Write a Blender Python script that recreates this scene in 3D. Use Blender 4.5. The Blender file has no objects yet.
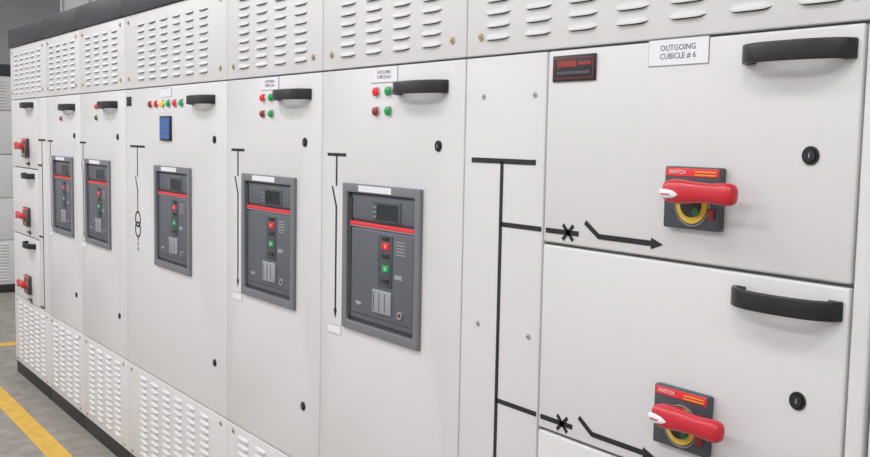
import bpy, bmesh, math
from math import sin, cos, pi, radians
from mathutils import Matrix, Vector

H = 1.64          # camera height above the floor
S = bpy.context.scene
S.view_settings.view_transform = 'Standard'
S.view_settings.look = 'None'

# ---------------------------------------------------------------- materials
def mat(name, col, rough=.5, metal=0., noise=0., nscale=20., bump=0., bscale=200., emit=0., coat=0.):
    m = bpy.data.materials.new(name); m.use_nodes = True
    nt = m.node_tree; b = nt.nodes['Principled BSDF']
    b.inputs['Base Color'].default_value = (*col, 1)
    b.inputs['Roughness'].default_value = rough
    b.inputs['Metallic'].default_value = metal
    if coat: b.inputs['Coat Weight'].default_value = coat
    if emit:
        b.inputs['Emission Color'].default_value = (*col, 1)
        b.inputs['Emission Strength'].default_value = emit
    tc = nt.nodes.new('ShaderNodeTexCoord')
    if noise:
        n = nt.nodes.new('ShaderNodeTexNoise'); n.inputs['Scale'].default_value = nscale; n.inputs['Detail'].default_value = 6
        r = nt.nodes.new('ShaderNodeValToRGB')
        r.color_ramp.elements[0].position = .3; r.color_ramp.elements[1].position = .7
        r.color_ramp.elements[0].color = (*[c*(1-noise) for c in col], 1)
        r.color_ramp.elements[1].color = (*[min(1, c*(1+noise)) for c in col], 1)
        nt.links.new(tc.outputs['Object'], n.inputs['Vector'])
        nt.links.new(n.outputs['Fac'], r.inputs['Fac']); nt.links.new(r.outputs['Color'], b.inputs['Base Color'])
    if bump:
        n2 = nt.nodes.new('ShaderNodeTexNoise'); n2.inputs['Scale'].default_value = bscale; n2.inputs['Detail'].default_value = 2
        bp = nt.nodes.new('ShaderNodeBump'); bp.inputs['Strength'].default_value = bump; bp.inputs['Distance'].default_value = .001
        nt.links.new(tc.outputs['Object'], n2.inputs['Vector'])
        nt.links.new(n2.outputs['Fac'], bp.inputs['Height']); nt.links.new(bp.outputs['Normal'], b.inputs['Normal'])
    return m

PAINT = mat('powder_coat_grey', (.66, .655, .672), .42, noise=.012, nscale=3, bump=.2, bscale=450)
BODY = mat('frame_grey', (.30, .30, .315), .5, noise=.02, nscale=4)
DUCT = mat('duct_grey', (.36, .365, .38), .5, noise=.04, nscale=4)
CAP = mat('charcoal_cap', (.030, .031, .036), .45, noise=.05)
PLINTH = mat('plinth_black', (.02, .02, .022), .6, noise=.1)
SLOTSHADE = mat('louvre_slot_shade', (.07, .07, .075), .7)  # dark colour paints the shade inside the louvre openings
BLACK = mat('black_plastic', (.012, .012, .014), .35)
INK = mat('label_ink', (.10, .11, .16), .5)
TAPE = mat('black_tape', (.01, .01, .012), .55)
WHITE = mat('label_white', (.78, .78, .82), .4)
BEZEL = mat('bezel_grey', (.17, .175, .195), .45, noise=.03)
BRKD = mat('breaker_dark', (.06, .065, .08), .4, noise=.03)
BRKM = mat('breaker_mid', (.105, .11, .135), .4, noise=.03)
BRKL = mat('breaker_light', (.30, .31, .35), .4)
DISP = mat('display_dark', (.012, .015, .02), .15)
RED = mat('red_plastic', (.55, .012, .028), .35, coat=.2)
REDSTR = mat('red_stripe', (.75, .03, .04), .4)
REDL = mat('red_lens', (.75, .01, .015), .2, emit=.15)
GREENL = mat('green_lens', (.0, .30, .07), .2, emit=.15)
YELL = mat('yellow_lens', (.85, .55, .02), .2, emit=.15)
BLUEL = mat('blue_lens', (.02, .1, .6), .2, emit=.1)
DKRED = mat('dark_red_button', (.30, .02, .02), .3)
DKGRN = mat('dark_green_button', (.01, .14, .05), .3)
YDIAL = mat('dial_yellow', (.72, .50, .05), .4)
CHROME = mat('lamp_bezel', (.55, .55, .56), .3, metal=.8)
BRASS = mat('brass_screw', (.50, .36, .16), .35, metal=.7)
METER = mat('meter_blue', (.03, .12, .38), .3, emit=.1)
DIGIT = mat('meter_red_digits', (.45, .03, .03), .4, emit=.1)

# ---------------------------------------------------------------- helpers
class Grp:
    """A real-world object: one Empty parenting all its parts."""
    def __init__(s, name, org):
        s.o = Vector(org)
        s.e = bpy.data.objects.new(name, None); s.e.empty_display_size = .1
        s.e.location = s.o; S.collection.objects.link(s.e)
        s.b = {}
    def bm(s, part, m, bevel=0.):
        k = (part, m.name)
        if k not in s.b: s.b[k] = (bmesh.new(), m, bevel)
        return s.b[k][0]
    def done(s):
        for (part, mn), (bm, m, bevel) in s.b.items():
            bmesh.ops.translate(bm, verts=bm.verts, vec=-s.o)
            bmesh.ops.recalc_face_normals(bm, faces=bm.faces)
            me = bpy.data.meshes.new(part); bm.to_mesh(me); bm.free()
            me.materials.append(m)
            ob = bpy.data.objects.new(part, me); S.collection.objects.link(ob); ob.parent = s.e
            if bevel:
                bv = ob.modifiers.new('bevel', 'BEVEL'); bv.width = bevel; bv.segments = 3
                bv.limit_method = 'ANGLE'; bv.angle_limit = radians(40)
            for p in me.polygons: p.use_smooth = True
            ed = ob.modifiers.new('split', 'EDGE_SPLIT'); ed.split_angle = radians(38)
        return s.e
    def text(s, body, x, y, z, size, m, align='CENTER'):
        cu = bpy.data.curves.new('text', 'FONT'); cu.body = body; cu.size = size; cu.extrude = .0002
        cu.align_x = align; cu.align_y = 'CENTER'; cu.materials.append(m); cu.resolution_u = 2
        ob = bpy.data.objects.new('lettering', cu); S.collection.objects.link(ob)
        ob.parent = s.e; ob.location = Vector((x, y, z)) - s.o; ob.rotation_euler = (pi/2, 0, 0)

def box(bm, x0, x1, y0, y1, z0, z1):
    v = [bm.verts.new((x, y, z)) for x in (x0, x1) for y in (y0, y1) for z in (z0, z1)]
    for f in ((0,1,3,2),(4,6,7,5),(0,4,5,1),(2,3,7,6),(0,2,6,4),(1,5,7,3)):
        bm.faces.new([v[i] for i in f])

def ring(bm, x0, x1, y0, y1, z0, z1, hx0, hx1, hz0, hz1):
    """slab with a rectangular opening"""
    L = []
    for y in (y0, y1):
        L.append([bm.verts.new(p) for p in ((x0,y,z0),(x1,y,z0),(x1,y,z1),(x0,y,z1))])
        L.append([bm.verts.new(p) for p in ((hx0,y,hz0),(hx1,y,hz0),(hx1,y,hz1),(hx0,y,hz1))])
    for i in range(4):
        j = (i+1) % 4
        bm.faces.new((L[0][i], L[0][j], L[1][j], L[1][i]))
        bm.faces.new((L[2][i], L[2][j], L[3][j], L[3][i]))
        bm.faces.new((L[0][i], L[0][j], L[2][j], L[2][i]))
        bm.faces.new((L[1][i], L[1][j], L[3][j], L[3][i]))

def disc(bm, x, z, r, y0, y1, n=20, r2=None):
    r2 = r if r2 is None else r2
    a = [bm.verts.new((x+r*cos(2*pi*i/n), y0, z+r*sin(2*pi*i/n))) for i in range(n)]
    b = [bm.verts.new((x+r2*cos(2*pi*i/n), y1, z+r2*sin(2*pi*i/n))) for i in range(n)]
    bm.faces.new(a); bm.faces.new(b)
    for i in range(n): bm.faces.new((a[i], a[(i+1)%n], b[(i+1)%n], b[i]))

def annulus(bm, x, z, r, w, y0, y1, n=28):
    R = []
    for rr in (r-w/2, r+w/2):
        for y in (y0, y1):
            R.append([bm.verts.new((x+rr*cos(2*pi*i/n), y, z+rr*sin(2*pi*i/n))) for i in range(n)])
    for i in range(n):
        j = (i+1) % n
        for a, b in ((0,1),(2,3),(0,2),(1,3)):
            bm.faces.new((R[a][i], R[a][j], R[b][j], R[b][i]))

def line(bm, xa, za, xb, zb, w, y=-.0012):
    d = Vector((xb-xa, 0, zb-za)); d.normalize(); n = Vector((-d.z, 0, d.x))*w/2
    A, B = Vector((xa, 0, za)), Vector((xb, 0, zb))
    v = []
    for yy in (y, -.0002):
        o = Vector((0, yy, 0)); v.append([bm.verts.new(p+o) for p in (A-n, B-n, B+n, A+n)])
    bm.faces.new(v[0]); bm.faces.new(v[1])
    for i in range(4): bm.faces.new((v[0][i], v[0][(i+1)%4], v[1][(i+1)%4], v[1][i]))

def arrow(bm, x, z, dx, dz, L, w):
    d = Vector((dx, 0, dz)); n = Vector((-dz, 0, dx))
    P = Vector((x, 0, z)); v = []
    for yy in (-.0014, -.0002):
        o = Vector((0, yy, 0)); v.append([bm.verts.new(p+o) for p in (P, P-d*L+n*w/2, P-d*L-n*w/2)])
    bm.faces.new(v[0]); bm.faces.new(v[1])
    for i in range(3): bm.faces.new((v[0][i], v[0][(i+1)%3], v[1][(i+1)%3], v[1][i]))

def louvre(bm, bs, x, z, L=.094, h=.015, dep=.0085):
    n = 8; rows = []
    for i in range(n+1):
        u = -1+2*i/n
        env = max(.0, (1-abs(u)**4))**.5
        X = x+u*L/2
        zb = z-h*.5*(.35+.65*env)
        rows.append([bm.verts.new((X, -.0003, z+h*.5*env if env > 0 else z)),
                     bm.verts.new((X, -.0003-dep*.75*env, z+h*.18*env)),
                     bm.verts.new((X, -.0003-dep*env, zb+.003*env)),
                     bm.verts.new((X, -.0003-dep*.92*env, zb))])
    for a, b in zip(rows, rows[1:]):
        for k in range(3): bm.faces.new((a[k], a[k+1], b[k+1], b[k]))
    a = []
    for i in range(n+1):
        u = -1+2*i/n; env = max(.0, (1-abs(u)**4))**.5
        a.append((bs.verts.new((x+u*L/2*.97, -.0006, z+h*.2*env-.001)), bs.verts.new((x+u*L/2*.97, -.0006, z-h*.5*(.35+.65*env)-.0015))))  # flat dark face on the uncut panel, painted shade under the hood
    for p, q in zip(a, a[1:]): bs.faces.new((p[0], p[1], q[1], q[0]))

def vent(g, x0, x1, z0, z1, cols, zs, part):
    box(g.bm(part, PAINT, .003), x0+.002, x1-.002, 0, .02, z0, z1)
    cx = (x0+x1)/2
    for c in range(cols):
        X = cx+(c-(cols-1)/2)*.1465
        for z in zs: louvre(g.bm(part+'_louvres', PAINT), g.bm(part+'_slot_shade', SLOTSHADE), X, z)

def screw(g, x, z, m=BRASS, r=.0095):
    annulus(g.bm('screw_washers', CHROME), x, z, r+.001, .003, -.001, 0, 16)
    disc(g.bm('screws', m), x, z, r, 0, -.004, 14, r*.75)
    box(g.bm('screw_slots', BLACK), x-r*.6, x+r*.6, -.0044, -.004, z-.001, z+.001)

def handle(g, x0, x1, z, part='handle', dep=.044, hh=.0175):
    bm = g.bm(part, BLACK, .003); n = 24; R = []
    def P(t): return Vector((x0+(x1-x0)*(.5-.5*cos(pi*t)), -.002-dep*max(0, (1-abs(2*(.5-.5*cos(pi*t))-1)**2.6))**.55, 0))
    for i in range(n+1):
        t = i/n; p = P(t); a = P(max(0, t-.01)); b = P(min(1, t+.01)); d = (b-a).normalized()
        nn = Vector((d.y, -d.x, 0))*.0045
        R.append([bm.verts.new((p+nn*s+Vector((0, 0, z+q*hh)))) for s, q in ((-1,-1),(1,-1),(1,1),(-1,1))])
    for a, b in zip(R, R[1:]):
        for k in range(4): bm.faces.new((a[k], a[(k+1)%4], b[(k+1)%4], b[k]))
    bm.faces.new(R[0]); bm.faces.new(R[-1])
    for x in (x0, x1):
        s = 1 if x == x0 else -1
        box(bm, min(x-.006*s, x+.022*s), max(x-.006*s, x+.022*s), -.007, 0, z-hh, z+hh)

def lock(g, x, z, r=.0125):
    disc(g.bm('locks', BLACK), x, z, r, 0, -.006, 24, r*.9)
    annulus(g.bm('lock_rims', BLACK), x, z, r+.002, .004, -.003, 0)
    box(g.bm('lock_keys', BRKL), x-.001, x+.001, -.0068, -.006, z-r*.35, z+r*.35)

def lamp(g, x, z, m, r=.0125, dep=.014):
    disc(g.bm('lamp_bezels', CHROME), x, z, r+.003, 0, -.005, 24, r+.001)
    bm = g.bm('lamp_lens', m)
    disc(bm, x, z, r, -.004, -dep*.7, 24, r)
    disc(bm, x, z, r, -dep*.7, -dep, 24, r*.6)

def plate(g, x0, x1, z0, z1, txt=None, size=.014):
    ring(g.bm('label_rims', BRKL), x0-.0015, x1+.0015, -.0015, 0, z0-.0015, z1+.0015, x0, x1, z0, z1)
    box(g.bm('labels', WHITE), x0, x1, -.002, 0, z0, z1)
    if txt: g.text(txt, (x0+x1)/2, -.0024, (z0+z1)/2, size, INK)

ZT = [H+.252+.0305*i for i in range(9)]
ZB = [.085+.048+.0305*i for i in range(13)]

def shell(x0, x1, cols, y1=1.0, name='switchgear_cabinet'):
    g = Grp(name, (x0, 0, 0))
    box(g.bm('body', BODY), x0+.001, x1-.001, .021, y1, .08, 2.185)
    box(g.bm('plinth', PLINTH, .002), x0+.001, x1-.001, .006, y1, 0, .08)
    box(g.bm('roof_cap', CAP, .004), x0+.001, x1-.001, -.012, y1, 2.19, 2.305)
    vent(g, x0, x1, 1.849, 2.187, cols, ZT, 'top_vent_panel')
    vent(g, x0, x1, .085, .535, cols, ZB, 'bottom_vent_panel')
    for x in (x0+.06, x1-.06):
        screw(g, x, 1.849+.045); screw(g, x, 2.155); screw(g, x, .51); screw(g, x, .108)
    return g

def breaker(L):
    zt, zb = H-.137, H-.582; R = L+.418; w = .026
    g = Grp('circuit_breaker', (L, 0, zb))
    ring(g.bm('bezel', BEZEL, .003), L, R, -.012, .0035, zb, zt, L+w, R-w, zb+w, zt-w)
    box(g.bm('back_plate', BRKD), L+.004, R-.004, .004, .017, zb+.004, zt-.004)
    il, ir = L+w, R-w
    # upper trip-unit section
    box(g.bm('trip_unit', BRKM, .002), il+.02, ir-.012, -.002, .004, H-.243, H-.170)
    box(g.bm('trip_display_frame', BRKD, .002), L+.165, L+.315, -.005, 0, H-.243, H-.182)
    box(g.bm('trip_display', DISP), L+.190, L+.300, -.0056, -.004, H-.236, H-.190)
    for i in range(3): box(g.bm('trip_keys', BRKL), L+.171, L+.183, -.0058, -.004, H-.203-.014*i, H-.197-.014*i)
    # red stripe
    box(g.bm('red_stripe', REDSTR, .0015), il+.012, ir-.008, -.006, .004, H-.262, H-.2505)
    box(g.bm('stripe_edge', BRKL), il+.012, ir-.008, -.0045, .004, H-.2655, H-.262)
    # lower operating mechanism
    box(g.bm('front_moulding', BRKM, .004), il+.018, ir-.012, -.004, .004, H-.545, H-.268)
    box(g.bm('side_rail', BRKD), il+.004, il+.014, -.003, .004, H-.54, H-.18)
    box(g.bm('centre_panel', BRKD, .002), L+.200, L+.275, -.007, -.002, H-.43, H-.278)
    for m, z in ((DISP, .287), (REDL, .310), (DISP, .338), (GREENL, .375), (DISP, .410)):
        hh = .010 if m in (REDL, GREENL) else .006
        box(g.bm('button_'+m.name, m, .0015), L+.226, L+.262, -.010, -.006, H-z-hh, H-z+hh)
    box(g.bm('button_symbols', WHITE), L+.242, L+.2455, -.0104, -.009, H-.315, H-.305)
    annulus(g.bm('button_symbols', WHITE), L+.244, H-.375, .0045, .0018, -.0104, -.009)
    for i in range(5): box(g.bm('rating_lines', BRKL), L+.292, L+.338, -.0046, -.003, H-.294-.009*i, H-.291-.009*i)
    box(g.bm('counter', BRKL), L+.288, L+.325, -.0046, -.003, H-.40, H-.387)
    box(g.bm('charging_lever', BRKL, .003), L+.175, L+.275, -.010, -.003, H-.510, H-.441)
    for i in range(3): box(g.bm('lever_ribs', BRKM), L+.183+.03*i, L+.187+.03*i, -.0108, -.0095, H-.503, H-.449)
    box(g.bm('lower_groove', BRKD), il+.03, ir-.03, -.0046, -.003, H-.530, H-.524)
    disc(g.bm('key_lock', CHROME), L+.32, H-.50, .012, -.003, -.009)
    disc(g.bm('key_lock_hole', BLACK), L+.32, H-.50, .006, -.009, -.0095)
    box(g.bm('left_tag', BRKL), L+.075, L+.105, -.0046, -.003, H-.50, H-.490)
    box(g.bm('bezel_label', WHITE), L+.096, L+.275, -.0128, -.0115, zt-.022, zt-.004)
    return g.done()

def loft(bm, secs, y, z, n=16, p=.75):
    R = []
    for x, hz, hy in secs:
        ring_ = []
        for i in range(n):
            a = 2*pi*i/n; c, s = cos(a), sin(a)
            ring_.append(bm.verts.new((x, y+hy*math.copysign(abs(c)**p, c), z+hz*math.copysign(abs(s)**p, s))))
        R.append(ring_)
    for a, b in zip(R, R[1:]):
        for i in range(n): bm.faces.new((a[i], a[(i+1)%n], b[(i+1)%n], b[i]))
    bm.faces.new(R[0]); bm.faces.new(R[-1])

def rotary(px, pz):
    """rotary isolator; plate centre at px,pz"""
    g = Grp('rotary_isolator_switch', (px, 0, pz))
    x0, x1, z0, z1 = px-.069, px+.068, pz-.061, pz+.060
    box(g.bm('plate', BRKD, .004), x0, x1, -.018, 0, z0, z1)
    box(g.bm('header', REDSTR, .001), x0+.005, x1-.004, -.0192, -.0175, z1-.019, z1-.003)
    g.text('SWITCH', px-.035, -.0198, z1-.011, .011, WHITE)
    for i in range(2): box(g.bm('header_lines', YDIAL), px+.008, px+.058, -.0197, -.0185, z1-.010-.006*i, z1-.008-.006*i)
    annulus(g.bm('dial_ring', YDIAL), px+.004, pz-.012, .031, .013, -.0215, -.018)
    annulus(g.bm('dial_marks', BRKL), px+.004, pz-.012, .0415, .002, -.0205, -.018)
    disc(g.bm('dial_hub', BLACK), px+.004, pz-.012, .0245, -.018, -.026)
    disc(g.bm('dial_index', DKGRN), px+.018, pz-.026, .008, -.026, -.0265)
    box(g.bm('padlock_tab', DKRED, .002), px+.042, px+.058, -.022, -.018, pz-.040, pz-.018)
    disc(g.bm('boss', RED), px+.004, pz+.008, .020, -.024, -.050, 28, .019)
    cx, cz = px+.010, pz+.014
    loft(g.bm('grip', RED), [(cx-.037,.012,.008),(cx-.033,.0185,.013),(cx-.018,.0235,.016),(cx,.0235,.018),(cx+.03,.0205,.016),
        (cx+.07,.0185,.0145),(cx+.098,.0205,.0155),(cx+.116,.0205,.0155),(cx+.123,.017,.013),(cx+.127,.009,.007)], -.062, cz)
    # white pointer inlaid in the front of the grip
    loft(g.bm('pointer', WHITE), [(cx-.041,.004,.004),(cx-.039,.0085,.007),(cx-.022,.0095,.012),(cx-.002,.0075,.0115),(cx+.008,.002,.009)], -.070, cz-.005, p=.45)
    box(g.bm('pointer_mark', RED), cx-.031, cx-.010, -.0835, -.080, cz-.0065, cz-.0045)
    return g.done()

def feeder(x0, x1, brk, tx, hx, lampset, lampx, lab=None, cols=4):
    g = shell(x0, x1, cols)
    L = brk; zt, zb = H-.137, H-.582
    ring(g.bm('door', PAINT, .0035), x0+.0022, x1-.0022, 0, .02, .539, 1.8445, L+.003, L+.415, zb+.003, zt-.003)
    handle(g, x0+hx, x0+hx+.232, H+.138)
    lock(g, x1-.113, H-.018, .011); lock(g, x1-.113, H-.90, .011)
    t = g.bm('mimic_tape', TAPE); w = .0085
    line(t, tx-.057, H-.053, tx+.057, H-.053, w*1.15)
    line(t, tx, H-.053, tx, H-.150, w)
    line(t, tx-.026, H-.152, tx-.001, H-.212, w*.9)
    line(t, tx, H-.208, tx, H-.545, w); arrow(t, tx, H-.566, 0, -1, .028, .020)
    plate(g, tx-.045, tx+.037, H-.615, H-.590)
    if lab: plate(g, lab[0], lab[1], H+.160, H+.203, lab[2], .0135)
    for dx, dz, m in lampset: lamp(g, lampx+dx, H+.133-dz, m)
    g.done(); breaker(L)
    return g

# ---------------------------------------------------------------- feeder cubicles
quad = [(0,0,REDL),(.066,0,GREENL),(0,.056,DKRED),(.066,.056,GREENL)]
feeder(-2.764, -2.014, -2.612, -2.668, .440, quad, -2.437, (-2.470, -2.330, 'OUTGOING\nCUBICLE # 5'))
feeder(-3.504, -2.764, -3.352, -3.404, .433, quad, -3.187, (-3.205, -3.070, 'OUTGOING\nCUBICLE # 4'))
feeder(-5.442, -4.692, -5.342, -5.396, .40, [(0,0,REDL),(0,.056,DKGRN)], -5.135)
feeder(-6.150, -5.442, -6.000, -6.062, .38, [(0,0,REDL),(0,.056,DKRED)], -5.800)

# ---------------------------------------------------------------- incomer (wide) cubicle
x0, x1 = -4.692, -3.504
g = shell(x0, x1, 6); L = -4.278; zt, zb = H-.137, H-.582
ring(g.bm('door', PAINT, .0035), x0+.0022, x1-.0022, 0, .02, .539, 1.8445, L+.003, L+.415, zb+.003, zt-.003)
handle(g, -3.85, -3.62, H+.138)
lock(g, -3.622, H-.018, .011); lock(g, -3.622, H-.90, .011)
t = g.bm('mimic_tape', TAPE)
tx = -4.523
line(t, tx-.10, H-.059, tx+.10, H-.059, .010)
line(t, tx, H-.059, tx, H-.20, .0085); line(t, tx-.03, H-.20, tx, H-.262, .008)
line(t, tx, H-.25, tx, H-.36, .0085)
annulus(t, tx, H-.397, .034, .009, -.0014, 0); annulus(t, tx, H-.445, .034, .009, -.0014, 0)
for a in range(3): line(t, tx, H-.480-.024*a, tx, H-.497-.024*a, .0085)
for i, m in enumerate((DKRED, REDL, YELL, GREENL, REDL, GREENL)):
    lamp(g, -4.335+.075*i, H+.131, m, .015)
    if i: box(g.bm('lamp_tags', WHITE), -4.335+.075*i-.020, -4.335+.075*i+.020, -.0015, 0, H+.095, H+.105)
box(g.bm('meter_case', BLACK, .002), -4.205, -4.08, -.010, 0, H-.028, H+.078)
box(g.bm('meter_face', METER), -4.197, -4.088, -.0108, -.009, H-.020, H+.070)
for i in range(3): box(g.bm('meter_digits', BRKM), -4.185, -4.10, -.0112, -.0105, H+.046-.024*i, H+.050-.024*i)
plate(g, -4.20, -4.08, H+.160, H+.196)
box(g.bm('rating_plate', BLACK, .001), -4.665, -4.600, -.003, 0, H+.128, H+.172)
g.done(); breaker(L)

# ---------------------------------------------------------------- outgoing cubicle with three drawers (near right)
def triple(x0, x1, xd0, xd1, xn0, xn1, cols, near):
    g = shell(x0, x1, cols)
    box(g.bm('side_panel', PAINT, .0035), xn0+.0022, xn1-.0022, 0, .02, .539, 1.8445)
    zs = [(1.4085, 1.8445), (.969, 1.402), (.539, .9625)]
    for i, (za, zb) in enumerate(zs):
        box(g.bm('door_%d' % (i+1), PAINT, .005), xd0+.003, xd1-.003, 0, .02, za, zb)
    t = g.bm('mimic_tape', TAPE); W = .0115
    nx = (xn0+xn1)/2
    if near:
        line(t, -1.981, H-.050, -1.736, H-.050, W*1.1)
        line(t, nx, H-.050, nx, H-1.085, W)
    else:
        line(t, xn0+.02, H-.050, xn1-.02, H-.050, W); line(t, nx, H-.050, nx, H-1.085, W)
    for i in range(3):
        z = H-.204-.440*i
        line(t, nx if near else xd1+.01, z, xn1-.004 if near else nx, z, W)
        a = xd0+.012 if near else xd1-.30
        line(t, a, z, a+.108, z, W)
        for s in (-1, 1): line(t, a+.074-.017, z-.017*s, a+.074+.017, z+.017*s, W*.75)
        if near:
            line(t, a+.128, z+.028, a+.172, z-.001, W*.95)
            line(t, a+.170, z, a+.33, z, W); arrow(t, a+.353, z, 1, 0, .032, .024)
    for i in range(3):
        dz = -.441*i
        hx = -1.158 if near else xd1-.30
        handle(g, hx, hx+.214, H+.164+dz-(.002 if i else 0), dep=.044)
        if near: lock(g, -1.016, H-.016+(-.435*i), .0125)
    return g

g = triple(-2.014, -.885, -1.706, -.926, -2.014, -1.706, 7, True)
box(g.bm('end_post', PAINT, .004), -.921, -.889, -.004, .02, .539, 1.8445)
for x, z in ((-1.938, .107), (-1.745, .107), (-1.94, -.464), (-1.745, -.464), (-1.94, -1.03), (-1.745, -1.03)): screw(g, x, H+z, CHROME, .005)
plate(g, -1.397, -1.247, H+.156, H+.206, 'OUTGOING\nCUBICLE # 6', .0165)
# rating plate / voltage indicator
box(g.bm('indicator_case', BLACK, .002), -1.683, -1.547, -.005, 0, H+.134, H+.192)
for z in (.141, .185): box(g.bm('indicator_rule', DKRED), -1.676, -1.554, -.0058, -.0045, H+z-.0008, H+z+.0008)
for x in (-1.676, -1.554): box(g.bm('indicator_rule', DKRED), x-.0008, x+.0008, -.0058, -.0045, H+.141, H+.185)
box(g.bm('indicator_window', DKRED), -1.665, -1.605, -.0058, -.0045, H+.166, H+.179)
for i in range(5): box(g.bm('indicator_digits', DIGIT), -1.598+.008*i, -1.593+.008*i, -.0058, -.0045, H+.169, H+.176)
for i in range(12): box(g.bm('indicator_marks', BRKM), -1.667+.0088*i, -1.661+.0088*i, -.0058, -.0045, H+.150, H+.156)
g.done()
rotary(-1.260, H-.104); rotary(-1.265, H-.544); rotary(-1.265, H-.984)

# far left triple-drawer cubicle
g = triple(-7.050, -6.150, -7.050, -6.366, -6.366, -6.150, 5, False); g.done()
for i in range(3): rotary(-6.64, H-.104-.44*i)

# neighbour to the right, outside the picture
feeder(-.883, -.133, -.735, -.787, .425, quad, -.56)

# ---------------------------------------------------------------- second switchgear line across the hall
def plain(y0, y1):
    w = y1-y0
    g = shell(0, w, 4)
    for za, zb in ((1.408, 1.843), (.968, 1.402), (.540, .962)):
        box(g.bm('door', PAINT, .005), .003, w-.003, 0, .02, za, zb)
        handle(g, .45, .68, zb-.05); lock(g, .62, za+.2)
    e = g.done(); e.location = (-10.6, y0, 0); e.rotation_euler = (0, 0, pi/2)
for k in range(6): plain(-1.0+.76*k, -1.0+.76*k+.75)

# bus duct on the roof
g = Grp('busbar_duct', (-6.3, .25, 2.306))
box(g.bm('duct', DUCT, .004), -6.75, -4.9, .25, .75, 2.306, 2.52)
for i in range(4): box(g.bm('flange', DUCT, .002), -6.7+.58*i, -6.66+.58*i, .235, .765, 2.306, 2.535)
g.done()

# ---------------------------------------------------------------- room
def single(name, m, *b):
    bm = bmesh.new(); box(bm, *b); bmesh.ops.recalc_face_normals(bm, faces=bm.faces)
    me = bpy.data.meshes.new(name); bm.to_mesh(me); bm.free(); me.materials.append(m)
    ob = bpy.data.objects.new(name, me); S.collection.objects.link(ob); return ob
FLOOR = mat('concrete_floor', (.27, .25, .225), .55, noise=.22, nscale=9, bump=.4, bscale=60)
WALL = mat('wall_paint', (.60, .61, .63), .8, noise=.04, nscale=3)
WALLF = mat('wall_paint_light', (.66, .66, .66), .8, noise=.03, nscale=3)
CEIL = mat('ceiling_paint', (.66, .66, .66), .85, noise=.03, nscale=3)
YLINE = mat('floor_paint_yellow', (.68, .42, .06), .5, noise=.14, nscale=14)
X0, X1, Y0, Y1, ZC = -13.0, 4.0, -4.2, 4.5, 3.7
single('floor', FLOOR, X0, X1, Y0, Y1, -.1, 0)
single('ceiling', CEIL, X0, X1, Y0, Y1, ZC, ZC+.1)
single('wall_left', WALL, X0-.1, X0, Y0, Y1, 0, ZC)
single('wall_right', WALLF, X1, X1+.1, Y0, Y1, 0, ZC)
single('wall_back', WALL, X0, X1, Y1, Y1+.1, 0, ZC)
single('wall_front', WALLF, X0, X1, Y0-.1, Y0, 0, ZC)
single('yellow_floor_line_1', YLINE, -7.93, X1-.5, -.29, -.18, 0, .002)  # yellow marking line on the floor, along the row
single('yellow_floor_line_2', YLINE, -8.05, -7.93, -.29, 4.0, 0, .002)  # second yellow floor marking, crossing past the row's end

# ---------------------------------------------------------------- lights
TUBE = mat('light_diffuser', (1, 1, 1), .5, emit=2.0)
FIX = mat('light_housing', (.7, .7, .7), .5)
for y in (-1.5, -3.2, 2.8):
    for x in (2.2, -.2, -2.6, -5.0, -7.4, -9.8):
        g = Grp('ceiling_light', (x, y, ZC-.08))
        box(g.bm('housing', FIX, .004), x-.62, x+.62, y-.16, y+.16, ZC-.07, ZC-.001)
        box(g.bm('diffuser', TUBE), x-.60, x+.60, y-.14, y+.14, ZC-.078, ZC-.070)
        e = g.done()
        ld = bpy.data.lights.new('lamp', 'AREA'); ld.shape = 'RECTANGLE'; ld.size = 1.2; ld.size_y = .5
        ld.energy = 24 if y > -3 else 36
        if x < -4: ld.energy *= 1.12
        ld.color = (1, .985, .985)
        lo = bpy.data.objects.new('lamp', ld); S.collection.objects.link(lo); lo.parent = e; lo.location = (0, 0, -.02)
w = bpy.data.worlds.new('world'); S.world = w; w.use_nodes = True
w.node_tree.nodes['Background'].inputs[0].default_value = (.8, .85, .9, 1)
w.node_tree.nodes['Background'].inputs[1].default_value = .5

# ---------------------------------------------------------------- camera
a, b, c = radians(54.4838), radians(5.1899), radians(1.0890)
fw = Vector((-sin(a)*cos(b), cos(a)*cos(b), -sin(b)))
r = fw.cross(Vector((0, 0, 1))).normalized(); u = r.cross(fw)
r2 = r*cos(c)+u*sin(c); u2 = -r*sin(c)+u*cos(c)
M = Matrix((( r2.x, u2.x, -fw.x, 0), (r2.y, u2.y, -fw.y, -1.525), (r2.z, u2.z, -fw.z, H), (0, 0, 0, 1)))
cd = bpy.data.cameras.new('camera'); cd.sensor_width = 36; cd.lens = 982.51/870*36; cd.clip_start = .05
cam = bpy.data.objects.new('camera', cd); S.collection.objects.link(cam); cam.matrix_world = M
S.camera = cam
